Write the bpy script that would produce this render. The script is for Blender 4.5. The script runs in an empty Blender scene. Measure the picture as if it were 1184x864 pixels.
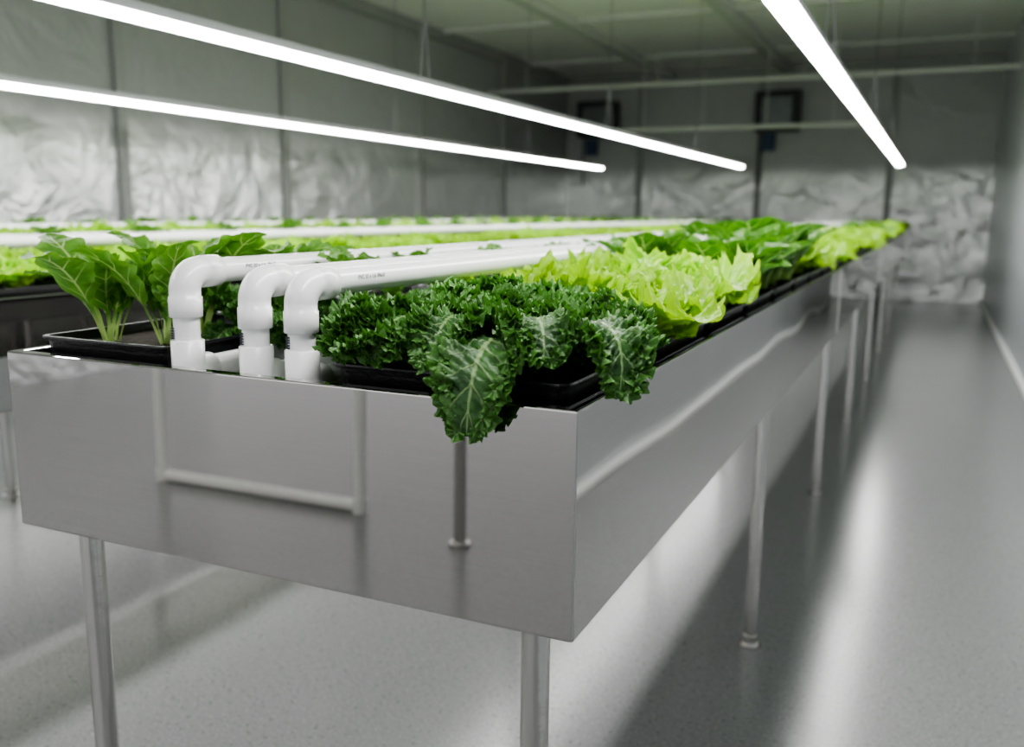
import bpy, math, random
import numpy as np
from mathutils import Matrix, Vector
S=bpy.context.scene
COL=S.collection
PI=math.pi
# ------------------------------------------------------------ dimensions
H=0.916      # trough rim height
FH=0.231     # trough face depth
W=0.778      # trough width
TL=10.8      # trough length
PITCH=1.398  # trough spacing
XR=0.90; XL=-4.83; YB=12.3; YF=-4.6; HC=3.05
LZ=1.533

# ------------------------------------------------------------ material helpers
def mat(name):
    m=bpy.data.materials.new(name); m.use_nodes=True
    nt=m.node_tree; nt.nodes.clear()
    out=nt.nodes.new('ShaderNodeOutputMaterial')
    return m,nt,out
def N(nt,t,**kw):
    n=nt.nodes.new(t)
    for k,v in kw.items():
        if k in n.inputs: n.inputs[k].default_value=v
        else: setattr(n,k,v)
    return n
def L(nt,a,b): nt.links.new(a,b)
def math_(nt,op,a,b=None,c=None,clamp=False):
    n=nt.nodes.new('ShaderNodeMath'); n.operation=op; n.use_clamp=clamp
    for i,x in enumerate((a,b,c)):
        if x is None: continue
        if isinstance(x,(int,float)): n.inputs[i].default_value=x
        else: nt.links.new(x,n.inputs[i])
    return n.outputs[0]
def mix(nt,f,a,b):
    n=nt.nodes.new('ShaderNodeMix'); n.data_type='RGBA'
    if isinstance(f,(int,float)): n.inputs[0].default_value=f
    else: nt.links.new(f,n.inputs[0])
    for s,x in ((n.inputs[6],a),(n.inputs[7],b)):
        if isinstance(x,tuple): s.default_value=(*x,1) if len(x)==3 else x
        else: nt.links.new(x,s)
    return n.outputs[2]
def ramp(nt,f,a,b):
    n=nt.nodes.new('ShaderNodeMapRange'); n.interpolation_type='SMOOTHSTEP'
    nt.links.new(f,n.inputs[0]); n.inputs[1].default_value=a; n.inputs[2].default_value=b
    return n.outputs[0]

def simple(name,col,rough=.5,metal=0.,noise=0.,nscale=20.,bump=0.,bscale=50.,spec=.5,stretch=None,coat=0.):
    m,nt,out=mat(name)
    p=N(nt,'ShaderNodeBsdfPrincipled'); L(nt,p.outputs[0],out.inputs[0])
    p.inputs['Roughness'].default_value=rough; p.inputs['Metallic'].default_value=metal
    p.inputs['Specular IOR Level'].default_value=spec
    p.inputs['Coat Weight'].default_value=coat
    tc=N(nt,'ShaderNodeTexCoord'); co=tc.outputs['Object']
    if stretch:
        mp=N(nt,'ShaderNodeMapping'); mp.inputs['Scale'].default_value=stretch
        L(nt,co,mp.inputs[0]); co=mp.outputs[0]
    nz=N(nt,'ShaderNodeTexNoise',Scale=nscale,Detail=4.); L(nt,co,nz.inputs['Vector'])
    a=tuple(max(0,c*(1-noise)) for c in col); b=tuple(min(1,c*(1+noise)) for c in col)
    L(nt,mix(nt,nz.outputs[0],a,b),p.inputs['Base Color'])
    if bump>0:
        nb=N(nt,'ShaderNodeTexNoise',Scale=bscale,Detail=3.); L(nt,co,nb.inputs['Vector'])
        bp=N(nt,'ShaderNodeBump',Strength=bump,Distance=.01); L(nt,nb.outputs[0],bp.inputs['Height'])
        L(nt,bp.outputs[0],p.inputs['Normal'])
    return m

def steel_mat():
    m,nt,out=mat('polished_stainless')
    p=N(nt,'ShaderNodeBsdfPrincipled',Metallic=1.); L(nt,p.outputs[0],out.inputs[0])
    tc=N(nt,'ShaderNodeTexCoord')
    mp=N(nt,'ShaderNodeMapping'); mp.inputs['Scale'].default_value=(1,1,90)
    L(nt,tc.outputs['Object'],mp.inputs[0])
    nz=N(nt,'ShaderNodeTexNoise',Scale=4.,Detail=5.); L(nt,mp.outputs[0],nz.inputs['Vector'])
    L(nt,mix(nt,nz.outputs[0],(.46,.448,.435),(.52,.508,.495)),p.inputs['Base Color'])
    p.inputs['Roughness'].default_value=.02
    nb=N(nt,'ShaderNodeTexNoise',Scale=2.0,Detail=0.); L(nt,tc.outputs['Object'],nb.inputs['Vector'])
    bp=N(nt,'ShaderNodeBump',Strength=.25,Distance=.012); L(nt,nb.outputs[0],bp.inputs['Height'])
    L(nt,bp.outputs[0],p.inputs['Normal'])
    return m

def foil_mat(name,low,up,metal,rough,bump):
    """foil wall, bright and more metallic up to ~1.6 m, darker and less metallic above it"""
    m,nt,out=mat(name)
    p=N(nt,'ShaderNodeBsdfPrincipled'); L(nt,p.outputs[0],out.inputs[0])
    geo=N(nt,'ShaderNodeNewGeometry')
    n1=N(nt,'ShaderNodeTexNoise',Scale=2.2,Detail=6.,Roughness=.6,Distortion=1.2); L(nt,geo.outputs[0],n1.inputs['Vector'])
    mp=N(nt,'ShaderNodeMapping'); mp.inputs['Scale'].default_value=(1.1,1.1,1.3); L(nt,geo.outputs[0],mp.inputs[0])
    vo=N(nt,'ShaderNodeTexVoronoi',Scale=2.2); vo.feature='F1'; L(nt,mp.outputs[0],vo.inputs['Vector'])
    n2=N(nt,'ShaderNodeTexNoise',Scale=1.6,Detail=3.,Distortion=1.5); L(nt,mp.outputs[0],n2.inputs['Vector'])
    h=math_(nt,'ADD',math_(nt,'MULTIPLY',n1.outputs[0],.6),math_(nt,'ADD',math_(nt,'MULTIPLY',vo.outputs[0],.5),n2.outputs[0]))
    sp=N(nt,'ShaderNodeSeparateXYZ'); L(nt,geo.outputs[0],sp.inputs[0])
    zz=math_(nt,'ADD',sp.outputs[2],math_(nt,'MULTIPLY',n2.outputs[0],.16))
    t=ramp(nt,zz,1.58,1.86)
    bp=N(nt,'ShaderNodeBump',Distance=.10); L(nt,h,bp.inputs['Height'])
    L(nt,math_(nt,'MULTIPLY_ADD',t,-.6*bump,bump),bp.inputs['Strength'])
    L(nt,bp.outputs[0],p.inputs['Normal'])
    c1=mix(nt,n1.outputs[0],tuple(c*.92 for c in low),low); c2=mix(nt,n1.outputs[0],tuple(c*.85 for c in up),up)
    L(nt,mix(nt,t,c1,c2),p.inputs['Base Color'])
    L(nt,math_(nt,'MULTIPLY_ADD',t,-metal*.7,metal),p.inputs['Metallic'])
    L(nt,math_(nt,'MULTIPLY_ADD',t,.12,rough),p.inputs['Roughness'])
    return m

def floor_mat():
    m,nt,out=mat('epoxy_floor')
    p=N(nt,'ShaderNodeBsdfPrincipled'); L(nt,p.outputs[0],out.inputs[0])
    geo=N(nt,'ShaderNodeNewGeometry')
    n1=N(nt,'ShaderNodeTexNoise',Scale=150.,Detail=2.); L(nt,geo.outputs[0],n1.inputs['Vector'])
    n2=N(nt,'ShaderNodeTexNoise',Scale=1.2,Detail=2.); L(nt,geo.outputs[0],n2.inputs['Vector'])
    n3=N(nt,'ShaderNodeTexNoise',Scale=95.,Detail=1.); L(nt,geo.outputs[0],n3.inputs['Vector'])
    base=mix(nt,n2.outputs[0],(.265,.267,.272),(.295,.297,.302))
    base=mix(nt,ramp(nt,n1.outputs[0],.56,.68),base,(.39,.395,.40))
    base=mix(nt,ramp(nt,n3.outputs[0],.62,.72),base,(.18,.182,.185))
    L(nt,base,p.inputs['Base Color'])
    p.inputs['Roughness'].default_value=.21
    bp=N(nt,'ShaderNodeBump',Strength=.10,Distance=.002); L(nt,n1.outputs[0],bp.inputs['Height']); L(nt,bp.outputs[0],p.inputs['Normal'])
    return m

def leaf_mat(name,dark,light,edge,rib,transl,rough=.42,veins=9.,edge_on=.6,veinw=.35,bd=.003,bs=160.):
    m,nt,out=mat(name)
    p=N(nt,'ShaderNodeBsdfPrincipled',Roughness=rough)
    uv=N(nt,'ShaderNodeUVMap'); sp=N(nt,'ShaderNodeSeparateXYZ'); L(nt,uv.outputs[0],sp.inputs[0])
    u=sp.outputs[0]
    d=math_(nt,'MULTIPLY',math_(nt,'ABSOLUTE',math_(nt,'SUBTRACT',sp.outputs[1],.5)),2.)
    tc=N(nt,'ShaderNodeTexCoord')
    nz=N(nt,'ShaderNodeTexNoise',Scale=28.,Detail=4.); L(nt,tc.outputs['Object'],nz.inputs['Vector'])
    col=mix(nt,ramp(nt,nz.outputs[0],.3,.7),dark,light)
    oi=N(nt,'ShaderNodeObjectInfo')
    e=ramp(nt,math_(nt,'ADD',d,math_(nt,'MULTIPLY',nz.outputs[0],.3)),edge_on,1.25)
    col=mix(nt,e,col,edge)
    ph=math_(nt,'MULTIPLY',math_(nt,'SUBTRACT',u,math_(nt,'MULTIPLY',d,.16)),veins*2*PI)
    vs=ramp(nt,math_(nt,'SINE',ph),.86,1.0)
    vs=math_(nt,'MULTIPLY',vs,math_(nt,'MULTIPLY',math_(nt,'SUBTRACT',1.,d,clamp=True),veinw*1.6),clamp=True)
    col=mix(nt,vs,col,rib)
    mr=ramp(nt,math_(nt,'ADD',d,math_(nt,'MULTIPLY',u,.05)),.12,.05)
    st=ramp(nt,u,.26,.12)
    col=mix(nt,math_(nt,'MULTIPLY',math_(nt,'MAXIMUM',mr,st),.85),col,rib)
    hs=N(nt,'ShaderNodeHueSaturation'); L(nt,col,hs.inputs['Color'])
    L(nt,math_(nt,'MULTIPLY_ADD',oi.outputs['Random'],.35,.82),hs.inputs['Value'])
    col=hs.outputs[0]
    L(nt,col,p.inputs['Base Color'])
    nb=N(nt,'ShaderNodeTexNoise',Scale=bs,Detail=2.); L(nt,tc.outputs['Object'],nb.inputs['Vector'])
    bp=N(nt,'ShaderNodeBump',Strength=.5,Distance=bd)
    L(nt,math_(nt,'ADD',nb.outputs[0],math_(nt,'MULTIPLY',vs,-.8)),bp.inputs['Height']); L(nt,bp.outputs[0],p.inputs['Normal'])
    tr=N(nt,'ShaderNodeBsdfTranslucent'); 
    hs2=N(nt,'ShaderNodeHueSaturation',Saturation=1.1,Value=1.4); L(nt,col,hs2.inputs['Color']); L(nt,hs2.outputs[0],tr.inputs[0])
    ms=N(nt,'ShaderNodeMixShader'); ms.inputs[0].default_value=transl
    L(nt,p.outputs[0],ms.inputs[1]); L(nt,tr.outputs[0],ms.inputs[2]); L(nt,ms.outputs[0],out.inputs[0])
    return m

M={}
M['steel']=steel_mat()
M['leg']=simple('brushed_steel_leg',(.60,.59,.57),.22,1.,.06,8,.05,40)
M['floor']=floor_mat()
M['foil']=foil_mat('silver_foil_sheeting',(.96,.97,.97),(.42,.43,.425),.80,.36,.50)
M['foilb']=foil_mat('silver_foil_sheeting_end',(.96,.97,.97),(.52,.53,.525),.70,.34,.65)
M['foilr']=simple('galvanised_wall_panel',(.62,.65,.68),.32,.3,.08,1.5,.05,1.5)
M['ceil']=simple('ceiling_panel',(.90,.90,.88),.6,0,.05,1.5)
M['frame']=simple('grey_frame',(.36,.37,.36),.5,.3,.08,5)
M['beam']=simple('painted_beam',(.62,.63,.61),.5,0,.05,4)
M['white']=simple('white_trim',(.90,.91,.91),.45,0,.03,9)
M['pvc']=simple('white_pvc',(.88,.885,.88),.22,0,.02,14,spec=.55)
M['ink']=simple('pipe_print_ink',(.05,.05,.07),.6,0,.1,50)
M['black']=simple('black_tray_plastic',(.010,.010,.012),.30,0,.3,60,.1,220,spec=.5)
M['soil']=simple('dark_substrate',(.035,.024,.016),.95,0,.7,90,.9,120)
M['dark']=simple('dark_housing',(.03,.033,.035),.45,0,.3,12)
M['grille']=simple('fan_grille',(.24,.26,.27),.4,.6,.2,12)
M['blue']=simple('blue_label',(.04,.08,.15),.5,0,.1,12)
M['alu']=simple('lamp_housing_aluminium',(.60,.61,.62),.35,.6,.04,6)
M['wire']=simple('hanging_wire',(.30,.31,.31),.4,.8,.05,6)
m,nt,out=mat('led_diffuser'); e=N(nt,'ShaderNodeEmission',Strength=29.); e.inputs[0].default_value=(1.,.99,.98,1); L(nt,e.outputs[0],out.inputs[0]); M['led']=m
M['kale']=leaf_mat('curly_kale_leaf',(.028,.095,.020),(.062,.185,.034),(.095,.245,.045),(.32,.48,.20),.22,.45,8,.45,.5,.004,120.)
M['lettuce']=leaf_mat('lime_lettuce_leaf',(.20,.42,.022),(.33,.59,.035),(.40,.65,.05),(.55,.72,.20),.34,.40,7,.4,.4)
M['choi']=leaf_mat('pak_choi_leaf',(.04,.15,.02),(.085,.24,.03),(.12,.29,.04),(.38,.56,.18),.24,.33,7,.6,.6)
M['chard']=leaf_mat('young_chard_leaf',(.08,.24,.03),(.15,.36,.05),(.18,.40,.06),(.48,.64,.24),.25,.38,7,.6,.5)

# ------------------------------------------------------------ mesh helpers
def link(o,parent=None):
    COL.objects.link(o)
    if parent is not None: o.parent=parent
    return o
def empty(name,loc=(0,0,0)):
    o=bpy.data.objects.new(name,None); o.location=loc; o.empty_display_size=.05; COL.objects.link(o); return o
class MB:
    def __init__(s): s.v=[];s.f=[];s.m=[];s.sm=[]
    def add(s,v,f,mi=0,smooth=False):
        b=len(s.v); s.v+= [tuple(x) for x in v]; s.f+=[tuple(i+b for i in q) for q in f]; s.m+=[mi]*len(f); s.sm+=[smooth]*len(f)
    def box(s,x0,x1,y0,y1,z0,z1,mi=0):
        v=[(x0,y0,z0),(x1,y0,z0),(x1,y1,z0),(x0,y1,z0),(x0,y0,z1),(x1,y0,z1),(x1,y1,z1),(x0,y1,z1)]
        s.add(v,[(0,3,2,1),(4,5,6,7),(0,1,5,4),(1,2,6,5),(2,3,7,6),(3,0,4,7)],mi)
    def tube(s,pts,rad,n=24,mi=0,caps=True):
        pts=[Vector(p) for p in pts]
        rads=rad if isinstance(rad,(list,tuple)) else [rad]*len(pts)
        T=[]
        for i in range(len(pts)):
            a=pts[max(i-1,0)]; b=pts[min(i+1,len(pts)-1)]
            t=(b-a)
            if t.length<1e-9: t=T[-1] if T else Vector((0,0,1))
            T.append(t.normalized())
        ref=Vector((1,0,0)) if abs(T[0].x)<.9 else Vector((0,1,0))
        vs=[];fs=[]
        for i,p in enumerate(pts):
            a=(ref-T[i]*ref.dot(T[i])).normalized(); b=T[i].cross(a); ref=a
            for k in range(n):
                an=2*PI*k/n; vs.append(p+(a*math.cos(an)+b*math.sin(an))*rads[i])
        for i in range(len(pts)-1):
            for k in range(n):
                k2=(k+1)%n; fs.append((i*n+k,i*n+k2,(i+1)*n+k2,(i+1)*n+k))
        s.add(vs,fs,mi,True)
        if caps:
            s.add(vs[:n],[tuple(range(n))[::-1]],mi); s.add(vs[-n:],[tuple(range(n))],mi)
    def obj(s,name,mats,parent=None,bevel=0,seg=2):
        me=bpy.data.meshes.new(name); me.from_pydata(s.v,[],s.f)
        for x in mats: me.materials.append(x)
        me.polygons.foreach_set('material_index',s.m); me.polygons.foreach_set('use_smooth',s.sm); me.update()
        o=bpy.data.objects.new(name,me); link(o,parent)
        if bevel:
            b=o.modifiers.new('bev','BEVEL'); b.width=bevel; b.segments=seg; b.limit_method='ANGLE'; b.angle_limit=.6
        return o

# ------------------------------------------------------------ room
r=MB(); r.box(XL-.1,XR+.1,YF,YB+.1,-.1,0); r.obj('floor',[M['floor']])
r=MB(); r.box(XL-.1,XR+.1,YF,YB+.1,HC,HC+.1); r.obj('ceiling',[M['ceil']])
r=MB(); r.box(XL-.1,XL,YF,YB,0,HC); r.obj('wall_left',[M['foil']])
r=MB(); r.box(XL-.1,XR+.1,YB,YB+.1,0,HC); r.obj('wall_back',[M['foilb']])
r=MB(); r.box(XR,XR+.1,YF,YB,0,HC); r.obj('wall_right',[M['foilr']])
r=MB(); r.box(XR-.035,XR,YF,YB,0,.03); r.obj('baseboard_right',[M['white']],bevel=.006)
r=MB()
for y in (-2.5,-.5,1.7,3.91,5.65,7.93,10.0): r.box(XL,XL+.05,y-.035,y+.035,0,HC)
r.box(XL,XL+.04,YF,YB,HC-.12,HC)
r.obj('trim_1',[M['frame']],bevel=.004)
r=MB()
for x in (-3.7,-2.0,-.32): r.box(x-.04,x+.04,YB-.05,YB,0,HC)
r.box(XL,XR,YB-.04,YB,HC-.10,HC)
r.obj('trim_2',[M['frame']],bevel=.004)
r=MB()
for x in (-3.3,-1.69): r.box(x-.07,x+.07,YF,YB-.05,HC-.09,HC)
for y in (1.2,3.6,6.0,8.4,10.8): r.box(XL+.05,XR,y-.03,y+.03,HC-.05,HC-.001)
r.obj('ceiling_beam',[M['beam']],bevel=.006)
for (y,z,x0,x1) in ((9.63,2.53,XL,XR),(9.75,2.04,-3.4,-.4)):
    r=MB(); r.tube([(x0,y,z),(x1,y,z)],.026,16)
    for x in np.linspace(x0+.5,x1-.4,4): r.tube([(x,y,z),(x,y,HC)],.005,8)
    r.obj('ceiling_support_pipe',[M['beam']])

# ------------------------------------------------------------ lamps
for xl,y0 in ((-.047,-.35),(-1.434,-.5),(-2.83,-1.5)):
    e=empty('led_grow_light',(xl,0,LZ))
    y1=8.1
    r=MB(); r.box(-.034,.034,y0-.01,y1+.01,.004,.020); r.box(-.012,.012,y0,y1,.020,.034)
    r.box(-.034,.034,y0-.012,y0,-.014,.020); r.box(-.034,.034,y1,y1+.012,-.014,.020)
    r.obj('housing',[M['alu']],e,bevel=.003)
    r=MB(); prof=[(math.cos(a)*.030,-math.sin(a)*.016+.003) for a in np.linspace(0,PI,9)]
    v=[(x,y,z) for y in (y0+.001,y1-.001) for x,z in prof]
    r.add(v,[(i,i+1,i+10,i+9) for i in range(8)],0,True); r.obj('diffuser',[M['led']],e)
    r=MB()
    for y in np.arange(.15,y1,2.05):
        for dx in (-.02,.02): r.tube([(dx,y,.034),(0,y,.25),(0,y,HC-LZ)],.0022,6)
    r.obj('hanging_wire',[M['wire']],e)

# ------------------------------------------------------------ wall equipment
def fan_unit(x,z,w,h):
    e=empty('wall_fan_unit',(x,YB-.05,z))
    r=MB(); r.box(-w/2,w/2,-.22,0,-h/2,h/2); r.obj('casing',[M['dark']],e,bevel=.02)
    r=MB(); r.box(-w*.33,w*.33,-.228,-.218,-h*.33,h*.33)
    for k in range(6):
        rr=.03+.033*k; r.tube([(rr*math.cos(a),-.238,rr*math.sin(a)) for a in np.linspace(0,2*PI,33)],.004,6,caps=False)
    r.obj('grille',[M['grille']],e)
    r=MB(); r.tube([(-w*.4,-.05,-h/2),(-w*.4,-.05,-h/2-.7)],.012,8); r.obj('conduit',[M['dark']],e)
    r=MB(); r.box(-w*.35,-w*.05,-.05,0,-h/2-.25,-h/2-.02); r.obj('junction_box',[M['blue']],e,bevel=.01)
fan_unit(-1.76,2.45,.58,.52)
fan_unit(-4.30,2.42,.60,.50)

# ------------------------------------------------------------ troughs
def trough(x0,name='stainless_grow_trough'):
    e=empty(name,(x0,0,0))
    r=MB(); w=.016; dz=.055
    zb=H-FH; zt=H
    X0,X1,Y0,Y1=-W,0,0,TL
    o=[(X0,Y0),(X1,Y0),(X1,Y1),(X0,Y1)]; i=[(X0+w,Y0+w),(X1-w,Y0+w),(X1-w,Y1-w),(X0+w,Y1-w)]
    v=[(x,y,zb) for x,y in o]+[(x,y,zt) for x,y in o]+[(x,y,zt) for x,y in i]+[(x,y,zt-dz) for x,y in i]
    f=[(3,2,1,0)]
    for k in range(4):
        k2=(k+1)%4
        f+=[(k,k2,k2+4,k+4),(k+4,k2+4,k2+8,k+8),(k+8,k2+8,k2+12,k+12)]
    f.append((12,13,14,15))
    r.add(v,f); r.obj('basin',[M['steel']],e,bevel=.0022,seg=3)
    r=MB()
    for y in np.arange(2.6,TL,2.6): r.box(.0,.0015,y-.012,y+.012,zb+.003,zt-.003)
    r.obj('panel_seams',[M['leg']],e)
    k=1
    for y in [.055+1.42*n for n in range(8)]:
        for x in (-.062,-W+.062):
            r=MB(); r.tube([(x,y,0.006),(x,y,zb)],.0155,24); r.tube([(x,y,0),(x,y,.008)],.030,24); r.tube([(x,y,.008),(x,y,.03)],.020,24)
            r.tube([(x,y,zb-.012),(x,y,zb-.0005)],.019,24)
            r.obj('leg_%d'%k,[M['leg']],e); k+=1
    return e
for n in range(3): trough(-n*PITCH)

# ------------------------------------------------------------ pvc pipes
def pipe(x,y,top,xoff,near=False):
    R=.0155; F=.0195; rb=.0225
    zc=H+top-F
    r=MB()
    zd=H-.053
    r.tube([(0,0,zd),(0,0,zc-rb)],R,32)
    r.tube([(0,.02,zc),(0,TL-.3-y,zc)],R,32)
    a=[(0,rb-rb*math.cos(t),zc-rb+rb*math.sin(t)) for t in np.linspace(0,PI/2,12)]
    ln=.030
    r.tube([(0,0,zc-rb-ln),(0,0,zc-rb-ln+.0008),(0,0,zc-rb-.006),(0,0,zc-rb-.0055)]+a[1:-1]+[(0,rb+.0055,zc),(0,rb+.006,zc),(0,rb+ln-.0008,zc),(0,rb+ln,zc)],[F-.0012,F,F,F-.0012]+[F-.0012]*10+[F-.0012,F,F,F-.0012],32)
    r.tube([(0,0,zd),(0,0,H+.026),(0,0,H+.0268)],[F,F,F-.0015],32)
    zl=H-.012
    r.tube([(0,0,zl),(0,.034,zl),(0,.0345,zl)],[F,F,F-.0015],32)
    r.tube([(0,0,zl),(0,TL-.4-y,zl)],R,28)
    o=r.obj('pvc_irrigation_pipe',[M['pvc']]); o.location=(x,y,0)
    if near:
        c=bpy.data.curves.new('print','FONT'); c.body='PVC 32 x 1.6  PN10'; c.size=.0070; c.extrude=.0001; c.align_x='LEFT'
        t=bpy.data.objects.new('printed_marking',c); t.location=(R+.0004,.09,zc+.002); t.rotation_euler=(PI/2,0,PI/2); c.materials.append(M['ink']); link(t,o)
        r=MB()
        for k in range(5): 
            z=H+.0285+k*.0030
            r.box(-.010,-.0055,-R-.0003,-R*.75,z,z+.0018)
        r.obj('size_marks',[M['ink']],o)
    return o
pipe(-.347,.045,.118,0,True); pipe(-.412,.045,.119,0,True); pipe(-.516,.045,.126,0,True)
for n in (1,2):
    for dx in (-.36,-.43,-.52): pipe(-n*PITCH+dx,.045,.115,0)

# ------------------------------------------------------------ trays
def tray_mesh(w,l,h=.05):
    def rr(w,l,rad,z,n=5):
        out=[]
        for cx,cy,a0 in ((w/2-rad,l/2-rad,0),(-w/2+rad,l/2-rad,PI/2),(-w/2+rad,-l/2+rad,PI),(w/2-rad,-l/2+rad,1.5*PI)):
            for k in range(n): 
                a=a0+PI/2*k/(n-1); out.append((cx+rad*math.cos(a),cy+rad*math.sin(a),z))
        return out
    rings=[rr(w-.022,l-.022,.012,0),rr(w-.012,l-.012,.014,h-.010),rr(w-.010,l-.010,.014,h-.004),rr(w-.001,l-.001,.015,h-.004),rr(w,l,.015,h-.002),rr(w-.001,l-.001,.015,h),rr(w-.012,l-.012,.013,h),rr(w-.018,l-.018,.012,h-.013)]
    r=MB(); n=len(rings[0])
    v=sum(rings,[]); f=[tuple(range(n))[::-1]]
    for i in range(len(rings)-1):
        for k in range(n): f.append((i*n+k,i*n+(k+1)%n,(i+1)*n+(k+1)%n,(i+1)*n+k))
    r.add(v,f,0); r.add(rings[-1],[tuple(range(n))],1)
    me=bpy.data.meshes.new('tray'); me.from_pydata(r.v,[],r.f); me.materials.append(M['black']); me.materials.append(M['soil'])
    me.polygons.foreach_set('material_index',r.m); me.update(); return me
TR_S=tray_mesh(.137,.30,.070); TR_W=tray_mesh(.225,.30,.070)
ZT=H-.0535
def put(me,name,loc,rot=0,parent=None,sc=1.,tilt=(0,0)):
    o=bpy.data.objects.new(name,me); o.location=loc; o.rotation_euler=(tilt[0],tilt[1],rot)
    o.scale=(sc,sc,sc); link(o,parent); return o

# ------------------------------------------------------------ leaves
rng=np.random.default_rng(7)
def leaf(bez,S0,width,nu,nv,prof,ruf):
    u=np.linspace(0,1,nu)[:,None]; v=np.linspace(-1,1,nv)[None,:]
    v=np.sign(v)*np.abs(v)**ruf.get('vs',1.)
    B=np.array(bez,float)
    uu=u
    P=((1-uu)**3)*B[0]+3*((1-uu)**2)*uu*B[1]+3*(1-uu)*uu**2*B[2]+uu**3*B[3]
    T=3*((1-uu)**2)*(B[1]-B[0])+6*(1-uu)*uu*(B[2]-B[1])+3*uu**2*(B[3]-B[2])
    T/=np.linalg.norm(T,axis=1,keepdims=True)+1e-9
    S=np.array(S0,float)[None,:]-T*(T@np.array(S0,float))[:,None]
    S/=np.linalg.norm(S,axis=1,keepdims=True)+1e-9
    Nn=np.cross(T,S)
    w=(prof(u)*width)
    blade=np.clip(prof(u)*1.3,0,1)
    av=np.abs(v)
    lob=1+ruf.get('lobe',0)*np.sin(2*PI*ruf.get('lf',6)*u+rng.uniform(0,6)*np.sign(v))*av
    a=ruf['amp']*blade*av**ruf.get('p',1.5)
    sd=np.sign(v)
    p1,p2,p3=rng.uniform(0,6.28,3)
    f1,f2=ruf['f1']*rng.uniform(.9,1.1),ruf['f2']*rng.uniform(.9,1.1)
    wob=.9*np.sin(2*PI*2.3*u+p3+sd)+.8*av
    A1=2*PI*f1*u+p1*sd+wob; A2=2*PI*f2*u+p2*sd+1.5*wob
    mod=1+.35*np.sin(2*PI*3.1*u+p2)
    dn=a*mod*(np.sin(A1)+.5*np.sin(A2))
    k1,k2=ruf.get('kt',.5),ruf.get('ks',.45)
    dt=a*k1*(np.cos(A1+.5)*.6+.7*np.cos(A2+.8))
    ds=a*k2*(np.cos(A1*2+.4)*.7+ruf.get('k3',1.)*np.sin(A2+1.3))*sd
    cr=ruf.get('crinkle',0)
    if cr:
        for k in range(7):
            fu,fv=rng.uniform(8,26),rng.uniform(2,8)
            dn=dn+cr*blade*np.sin(2*PI*(fu*u+fv*v)+rng.uniform(0,6))*(.3+av)*.4
    tw=ruf.get('twist',0)*u
    x=v*w*lob
    cup=ruf.get('cup',0)
    dn=dn+cup*av**2*w
    dn=dn+x*np.sin(tw)
    pos=P[:,None,:]+S[:,None,:]*(x*np.cos(cup*.6)+ds)[:,:,None]+Nn[:,None,:]*dn[:,:,None]+T[:,None,:]*dt[:,:,None]
    uvs=np.stack([np.broadcast_to(u,(nu,nv)),np.broadcast_to(v*.5+.5,(nu,nv))],-1)
    idx=np.arange(nu*nv).reshape(nu,nv)
    F=np.stack([idx[:-1,:-1],idx[:-1,1:],idx[1:,1:],idx[1:,:-1]],-1).reshape(-1,4)
    return pos.reshape(-1,3),uvs.reshape(-1,2),F
def leaves_mesh(name,parts,material):
    off=0;V=[];U=[];F=[]
    for p,u,f in parts: V.append(p);U.append(u);F.append(f+off);off+=len(p)
    V=np.concatenate(V);U=np.concatenate(U);F=np.concatenate(F)
    me=bpy.data.meshes.new(name)
    me.vertices.add(len(V)); me.vertices.foreach_set('co',V.ravel().astype(np.float32))
    me.loops.add(F.size); me.loops.foreach_set('vertex_index',F.ravel().astype(np.int32))
    me.polygons.add(len(F)); me.polygons.foreach_set('loop_start',np.arange(0,F.size,4,dtype=np.int32))
    me.update(calc_edges=True); me.validate()
    l=me.uv_layers.new(name='UVMap'); l.data.foreach_set('uv',U[F.ravel()].ravel().astype(np.float32))
    me.polygons.foreach_set('use_smooth',np.ones(len(F),bool)); me.materials.append(material); me.update()
    return me
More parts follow.
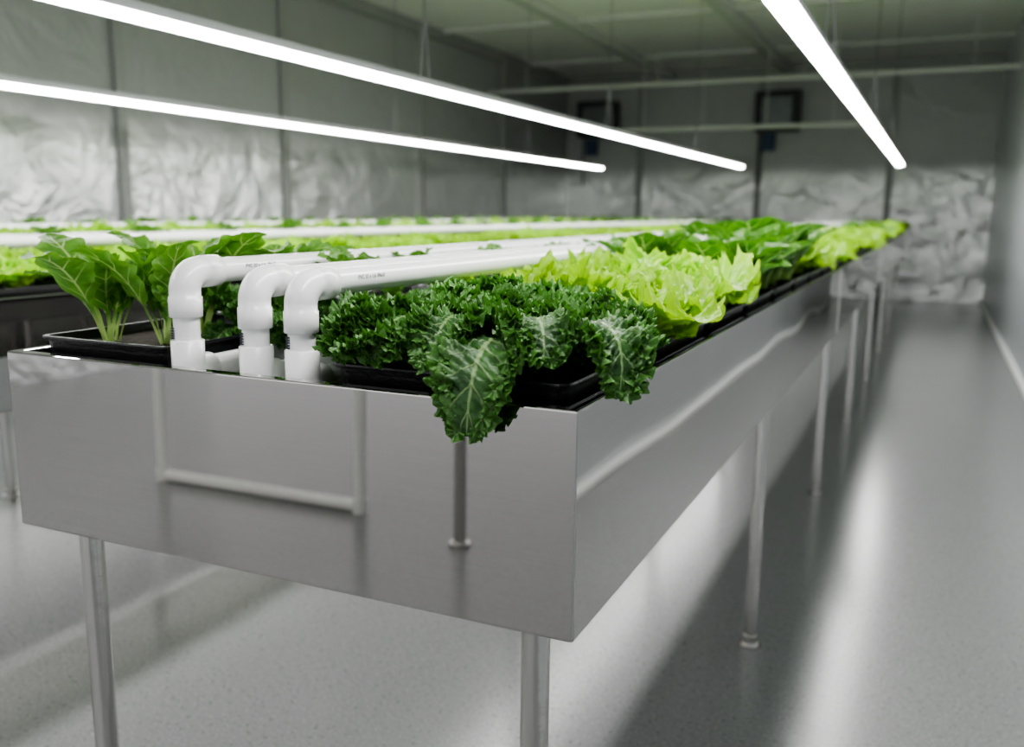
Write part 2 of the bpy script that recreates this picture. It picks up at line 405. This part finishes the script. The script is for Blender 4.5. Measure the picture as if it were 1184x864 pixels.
# curly kale leaf: a midrib blade with many small ruffled lobes (florets) growing round its margin
def prof_kale(u): 
    b=np.clip((u-.10)/.90,0,1)
    return .07+.93*np.clip(np.sin(PI*b**.85),0,1)**.5*(1-np.exp(-b*9))
def kale_leaf(bez,S0,width,amp=.006,floret=.0130,nf=18,rows=((.94,1.0),(.68,.8)),up=.55):
    """blade + frilled florets along both margins and at the tip"""
    out=[leaf(bez,S0,width*.88,100,19,prof_kale,dict(amp=amp,p=1.6,f1=6,f2=13,crinkle=.0036,kt=.1,ks=.1,cup=.08,twist=rng.uniform(-.2,.2)))]
    B=np.array(bez,float)
    def at(u):
        P=((1-u)**3)*B[0]+3*((1-u)**2)*u*B[1]+3*(1-u)*u**2*B[2]+u**3*B[3]
        T=3*((1-u)**2)*(B[1]-B[0])+6*(1-u)*u*(B[2]-B[1])+3*u**2*(B[3]-B[2]); T/=np.linalg.norm(T)+1e-9
        S_=np.array(S0,float); S_=S_-T*(T@S_); S_/=np.linalg.norm(S_)+1e-9
        return P,T,S_,np.cross(T,S_)
    U=[];Fc=[];V=[];off=0
    for sd in (-1,1):
        for row,(inset,sc) in enumerate(rows):
            n=nf-2*row
            for k in range(n):
                u=.20+.79*(k+rng.uniform(-.3,.3)+.5*row)/(n-1); u=min(max(u,.18),.985)
                P,T,S_,Nn=at(u)
                w=float(prof_kale(np.array([u]))[0])*width*.85
                c=P+S_*sd*w*inset+Nn*rng.uniform(-.003,.004)
                fan=.25+1.0*max(0,u-.45)/.55
                D=S_*sd*math.cos(fan)+T*math.sin(fan)+Nn*rng.uniform(-.35,up)
                D/=np.linalg.norm(D)
                Lf=floret*sc*rng.uniform(.8,1.25)*(.6+.4*min(1,w/(width*.6)))
                nr,na=6,34
                rr=np.linspace(.0,1,nr)[:,None]; aa=np.linspace(-1.8,1.8,na)[None,:]
                E=np.cross(Nn,D); E/=np.linalg.norm(E)+1e-9
                G=np.cross(D,E)
                ph=rng.uniform(0,6.28); fr=rng.uniform(3.4,4.4)
                ruff=(rr**1.5)*Lf*(.38*np.sin(fr*aa+ph)+.22*np.sin(fr*aa*2.2+2*ph))
                rad=Lf*rr*(1+.06*np.sin(aa*6+ph))
                fold=.15*rr*Lf
                pos=c+D*(rad*np.cos(aa))[:,:,None]+E*(rad*np.sin(aa)*.95)[:,:,None]+G*(ruff+fold*np.cos(aa))[:,:,None]
                idx=np.arange(nr*na).reshape(nr,na)
                f=np.stack([idx[:-1,:-1],idx[:-1,1:],idx[1:,1:],idx[1:,:-1]],-1).reshape(-1,4)
                uvx=np.full((nr,na),.5); uvv=.5+.5*(.45+.55*rr)*np.ones((1,na))
                V.append(pos.reshape(-1,3)); U.append(np.stack([uvx,uvv],-1).reshape(-1,2)); Fc.append(f+off); off+=nr*na
    out.append((np.concatenate(V),np.concatenate(U),np.concatenate(Fc)))
    return out
def prof_let(u):
    return .16+.90*np.clip(np.sin(PI*np.clip(u,0,1)**1.25*.86),0,1)**.9*(1-.35*np.clip((u-.9)/.1,0,1)**2)
def prof_choi(u):
    b=np.clip((u-.30)/.70,0,1)
    return .10*(1-.4*u)*(1-np.clip((u-.96)/.04,0,1))+.90*np.clip(np.sin(PI*b**.8),0,1)**.75
def rosette(n,L0,L1,th0,th1,width,nu,nv,prof,ruf,droop=50,base=.01,lean=25,jit=.15,azj=.35,kale=False):
    parts=[]
    for i in range(n):
        k=i/(n-1); az=i*2.39996+rng.uniform(-azj,azj)
        th=math.radians(th0+(th1-th0)*k+rng.uniform(-8,8)); Ln=(L0+(L1-L0)*k)*rng.uniform(1-jit,1+jit)
        ln=math.radians(lean); dr=math.radians(droop*rng.uniform(.6,1.3))
        q=[(base*(1-k)+.002,0)]
        for fr,t in ((.38,th+ln),(.34,th),(.32,th-dr)):
            q.append((q[-1][0]+Ln*fr*math.cos(t),q[-1][1]+Ln*fr*math.sin(t)))
        c,s=math.cos(az),math.sin(az)
        bend=rng.uniform(-.15,.15)*Ln
        pts=[(x*c-s*bend*j/3.,x*s+c*bend*j/3.,z) for j,(x,z) in enumerate(q)]
        tl=rng.uniform(-.35,.35)
        S0=(-s,c,tl)
        if kale: parts+=kale_leaf(pts,S0,width*Ln*rng.uniform(.85,1.15))
        else: parts.append(leaf(pts,S0,width*Ln*rng.uniform(.85,1.15),nu,nv,prof,dict(ruf,twist=rng.uniform(-.3,.3))))
    return parts
LR=dict(amp=.0105,p=1.8,f1=5,f2=12,lobe=.05,lf=4,crinkle=.0024,cup=.35,kt=.2,ks=.3)
CR=dict(amp=.0030,p=1.6,f1=2.5,f2=6,crinkle=.0006,cup=.28)
HR=dict(amp=.0035,p=1.6,f1=4,f2=9,lobe=.08,lf=7,crinkle=.0007,cup=.22)
KALE=[leaves_mesh('curly_kale',rosette(19,.150,.088,20,82,.28,0,0,None,None,droop=62,kale=True),M['kale']) for _ in range(3)]
LETT=[leaves_mesh('lime_lettuce',rosette(26,.140,.085,22,84,.42,84,23,prof_let,LR,droop=45),M['lettuce']) for _ in range(3)]
CHOI=[leaves_mesh('pak_choi',rosette(15,.21,.14,44,85,.27,40,13,prof_choi,CR,droop=40,lean=16),M['choi']) for _ in range(3)]
CHARD=[leaves_mesh('young_chard',rosette(10,.20,.13,50,84,.19,50,13,prof_choi,HR,droop=58,lean=16),M['chard']) for _ in range(2)]
SEED=[leaves_mesh('leafy_seedling',rosette(9,.075,.050,26,80,.32,26,11,prof_choi,HR|dict(amp=.002,crinkle=.0003),droop=60,lean=20),M['chard']) for _ in range(2)]

random.seed(4)
ZS=H+.002
ru=lambda a,b: random.uniform(a,b)
for x in (-.092,-.236):
    put(TR_S,'black_plant_tray',(x,.185,ZT))
put(TR_W,'black_plant_tray',(-.652,.185,ZT))
for (x,y,i,rt,sc) in ((-.228,.115,0,.3,.98),(-.110,.135,1,1.2,1.0),(-.225,.260,2,2.2,1.0),(-.125,.275,0,4.0,.98),(-.170,.19,2,.7,1.0)):
    put(KALE[i],'curly_kale_plant',(x,y,ZS),rt,None,sc,(ru(-.05,.05),ru(-.05,.05)))
dr=[]
for b,s0,wd in (([(-.105,.10,H+.02),(-.105,.035,H+.085),(-.098,-.028,H+.060),(-.103,-.025,H-.030)],(1,.1,0),.045),
    ([(-.07,.12,H+.03),(-.02,.09,H+.10),(.034,.055,H+.080),(.028,.035,H+.012)],(.6,.8,0),.037),
    ([(-.22,.10,H+.03),(-.25,.06,H+.09),(-.275,.030,H+.08),(-.290,.015,H+.034)],(.5,-.8,0),.034),
    ([(-.26,.13,H+.03),(-.29,.10,H+.09),(-.300,.070,H+.085),(-.305,.055,H+.045)],(.5,-.8,0),.032),
    ([(-.10,.11,H+.03),(-.07,.05,H+.10),(-.045,.03,H+.085),(-.040,.012,H+.042)],(.9,.4,0),.034),
    ([(-.06,.18,H+.03),(-.03,.17,H+.09),(.000,.16,H+.080),(.008,.15,H+.040)],(.1,.9,0),.034),
    ([(-.20,.12,H+.02),(-.21,.06,H+.09),(-.215,.02,H+.085),(-.225,.004,H+.030)],(1,-.1,0),.036),
    ([(-.25,.12,H+.02),(-.26,.06,H+.09),(-.262,.025,H+.08),(-.268,.010,H+.030)],(1,-.3,0),.034),
    ([(-.15,.12,H+.02),(-.155,.06,H+.10),(-.155,.02,H+.085),(-.160,.004,H+.030)],(1,0,0),.036)):
    dr+=kale_leaf(b,s0,wd,floret=.0135,nf=20,rows=((.97,1.),(.84,.8)),up=.7)
put(leaves_mesh('draping_kale_leaves',dr,M['kale']),'curly_kale_plant',(0,0,0))

for (x,y,i,rt,sc) in ((-.712,.105,0,.4,1.0),(-.630,.125,1,2.2,.86),(-.67,.23,0,3.5,1.05)):
    put(CHARD[i],'young_chard_plant',(x,y,ZS),rt,None,sc)
for (x,y,i,rt,sc) in ((-.465,.20,1,0,.62),(-.385,.24,2,1,.62),(-.58,.26,0,2,.80),(-.46,.36,1,4,.7),(-.66,.38,2,3,.85),(-.37,.42,0,3,.7)):
    put(KALE[i],'curly_kale_plant',(x,y,ZS-.012),rt,None,sc)
for (x,y,z,rt,sc) in ((-.466,.30,.080,1,.95),(-.566,.27,.080,2,1.25),(-.575,.40,.070,4,1.3),(-.464,.50,.080,5,.85)):
    put(SEED[int(rt)%2],'leafy_seedling',(x,y,H+z),rt,None,sc)

def fill(parent,meshes,cx,y0,y1,dy,sc,zs=ZS,jx=.012,nm='plant'):
    y=y0
    while y<y1:
        put(random.choice(meshes),nm,(cx+ru(-jx,jx),y+ru(-.02,.02),zs),ru(0,6.28),parent,sc*ru(.88,1.12),(ru(-.1,.1),ru(-.1,.1))); y+=dy
def beds(x0,first):
    tr=empty('black_plant_tray_row')
    y=.185+.32 if first else .185
    while y<TL-.2:
        for x in (-.092,-.236): put(TR_S,'tray',(x0+x,y,ZT),0,tr)
        put(TR_W,'tray',(x0-.652,y,ZT),0,tr)
        y+=.32
    if first:
        e=empty('lime_lettuce_bed')
        fill(e,LETT,x0-.245,.43,.84,.13,.95,nm='lettuce'); fill(e,LETT,x0-.088,.41,.84,.125,.97,jx=.005,nm='lettuce')
        e=empty('pak_choi_bed')
        fill(e,CHOI,x0-.235,.98,1.80,.12,.92,nm='pak_choi'); fill(e,CHOI,x0-.075,.95,1.80,.11,.96,nm='pak_choi')
        e=empty('lime_lettuce_bed')
        for cx in (-.24,-.09): fill(e,LETT,x0+cx,1.95,5.2,.16,.88,nm='lettuce')
        e=empty('pak_choi_bed')
        for cx in (-.24,-.09): fill(e,CHOI,x0+cx,5.35,6.2,.17,.7,nm='pak_choi')
        e=empty('lime_lettuce_bed')
        for cx in (-.24,-.10): fill(e,LETT,x0+cx,6.4,10.6,.18,.95,nm='lettuce')
        e=empty('leafy_seedling_bed')
        for cx in (-.60,-.70): fill(e,CHARD,x0+cx,.50,3.2,.17,.62,nm='seedling')
        fill(e,SEED,x0-.466,.80,4,.26,.85,H+.078,.004,nm='seedling')
        fill(e,SEED,x0-.382,1.1,4,.34,.75,H+.078,.004,nm='seedling')
        for cx in (-.58,-.70): fill(e,LETT,x0+cx,3.3,10.6,.19,.8,nm='lettuce')
    else:
        e=empty('lime_lettuce_bed')
        for cx in (-.245,-.095): fill(e,LETT,x0+cx,.2,10.6,.17,.74 if x0>-2 else .9,nm='lettuce')
        e=empty('leafy_seedling_bed')
        for cx in (-.58,-.70): fill(e,LETT,x0+cx,.2,10.6,.2,.85,nm='lettuce')
        fill(e,SEED,x0-.475,.3,10,.33,1.0,H+.09,.01,nm='seedling')
beds(0,True); beds(-PITCH,False); beds(-2*PITCH,False)

# ------------------------------------------------------------ things standing behind the camera (seen mirrored in the steel)
e=empty('white_pvc_frame_stand',(-2.03,-1.91,0))
r=MB(); R=.024
r.tube([(-.5,0,R),(.5,0,R)],R,16); r.tube([(-.5,0,R),(-.5,0,1.0)],R,16); r.tube([(.5,0,R),(.5,0,1.0)],R,16); r.tube([(-.5,0,1.0),(.5,0,1.0)],R,16)
for x in (-.5,.5):
    for z in (R,1.0): r.tube([(x,0,z-.024 if z>.5 else 0.),(x,0,z+.028)],.029,16)
r.obj('frame',[M['pvc']],e)
r=MB(); r.tube([(0,0,0),(0,0,HC)],.02,20); r.tube([(0,0,0),(0,0,.012)],.035,20); o=r.obj('steel_leg_standin',[M['leg']]); o.location=(-1.05,-1.77,0)  # tall post added in place of an unseen table leg, mirrored in the trough

# ------------------------------------------------------------ world + camera
w=bpy.data.worlds.new('World'); S.world=w; w.use_nodes=True
w.node_tree.nodes['Background'].inputs[0].default_value=(.93,.93,.95,1); w.node_tree.nodes['Background'].inputs[1].default_value=.95
Xc=Vector((.9081,-.0821,.4106)).normalized(); Yc=Vector((.4184,.1559,-.8948)); Yc=(Yc-Xc*Yc.dot(Xc)).normalized(); Zc=Xc.cross(Yc)
cam=bpy.data.cameras.new('camera'); co=bpy.data.objects.new('camera',cam); link(co)
co.matrix_world=Matrix.Translation((.2868,-.7715,1.0976)) @ Matrix((Xc,Yc,Zc)).to_4x4()
cam.sensor_width=36; cam.lens=1050/1184*36; cam.clip_start=.02; cam.clip_end=100
cam.dof.use_dof=True; cam.dof.focus_distance=.98; cam.dof.aperture_fstop=4.0
S.camera=co
S.view_settings.view_transform='AgX'; S.view_settings.look='AgX - Medium High Contrast'; S.view_settings.exposure=0.68
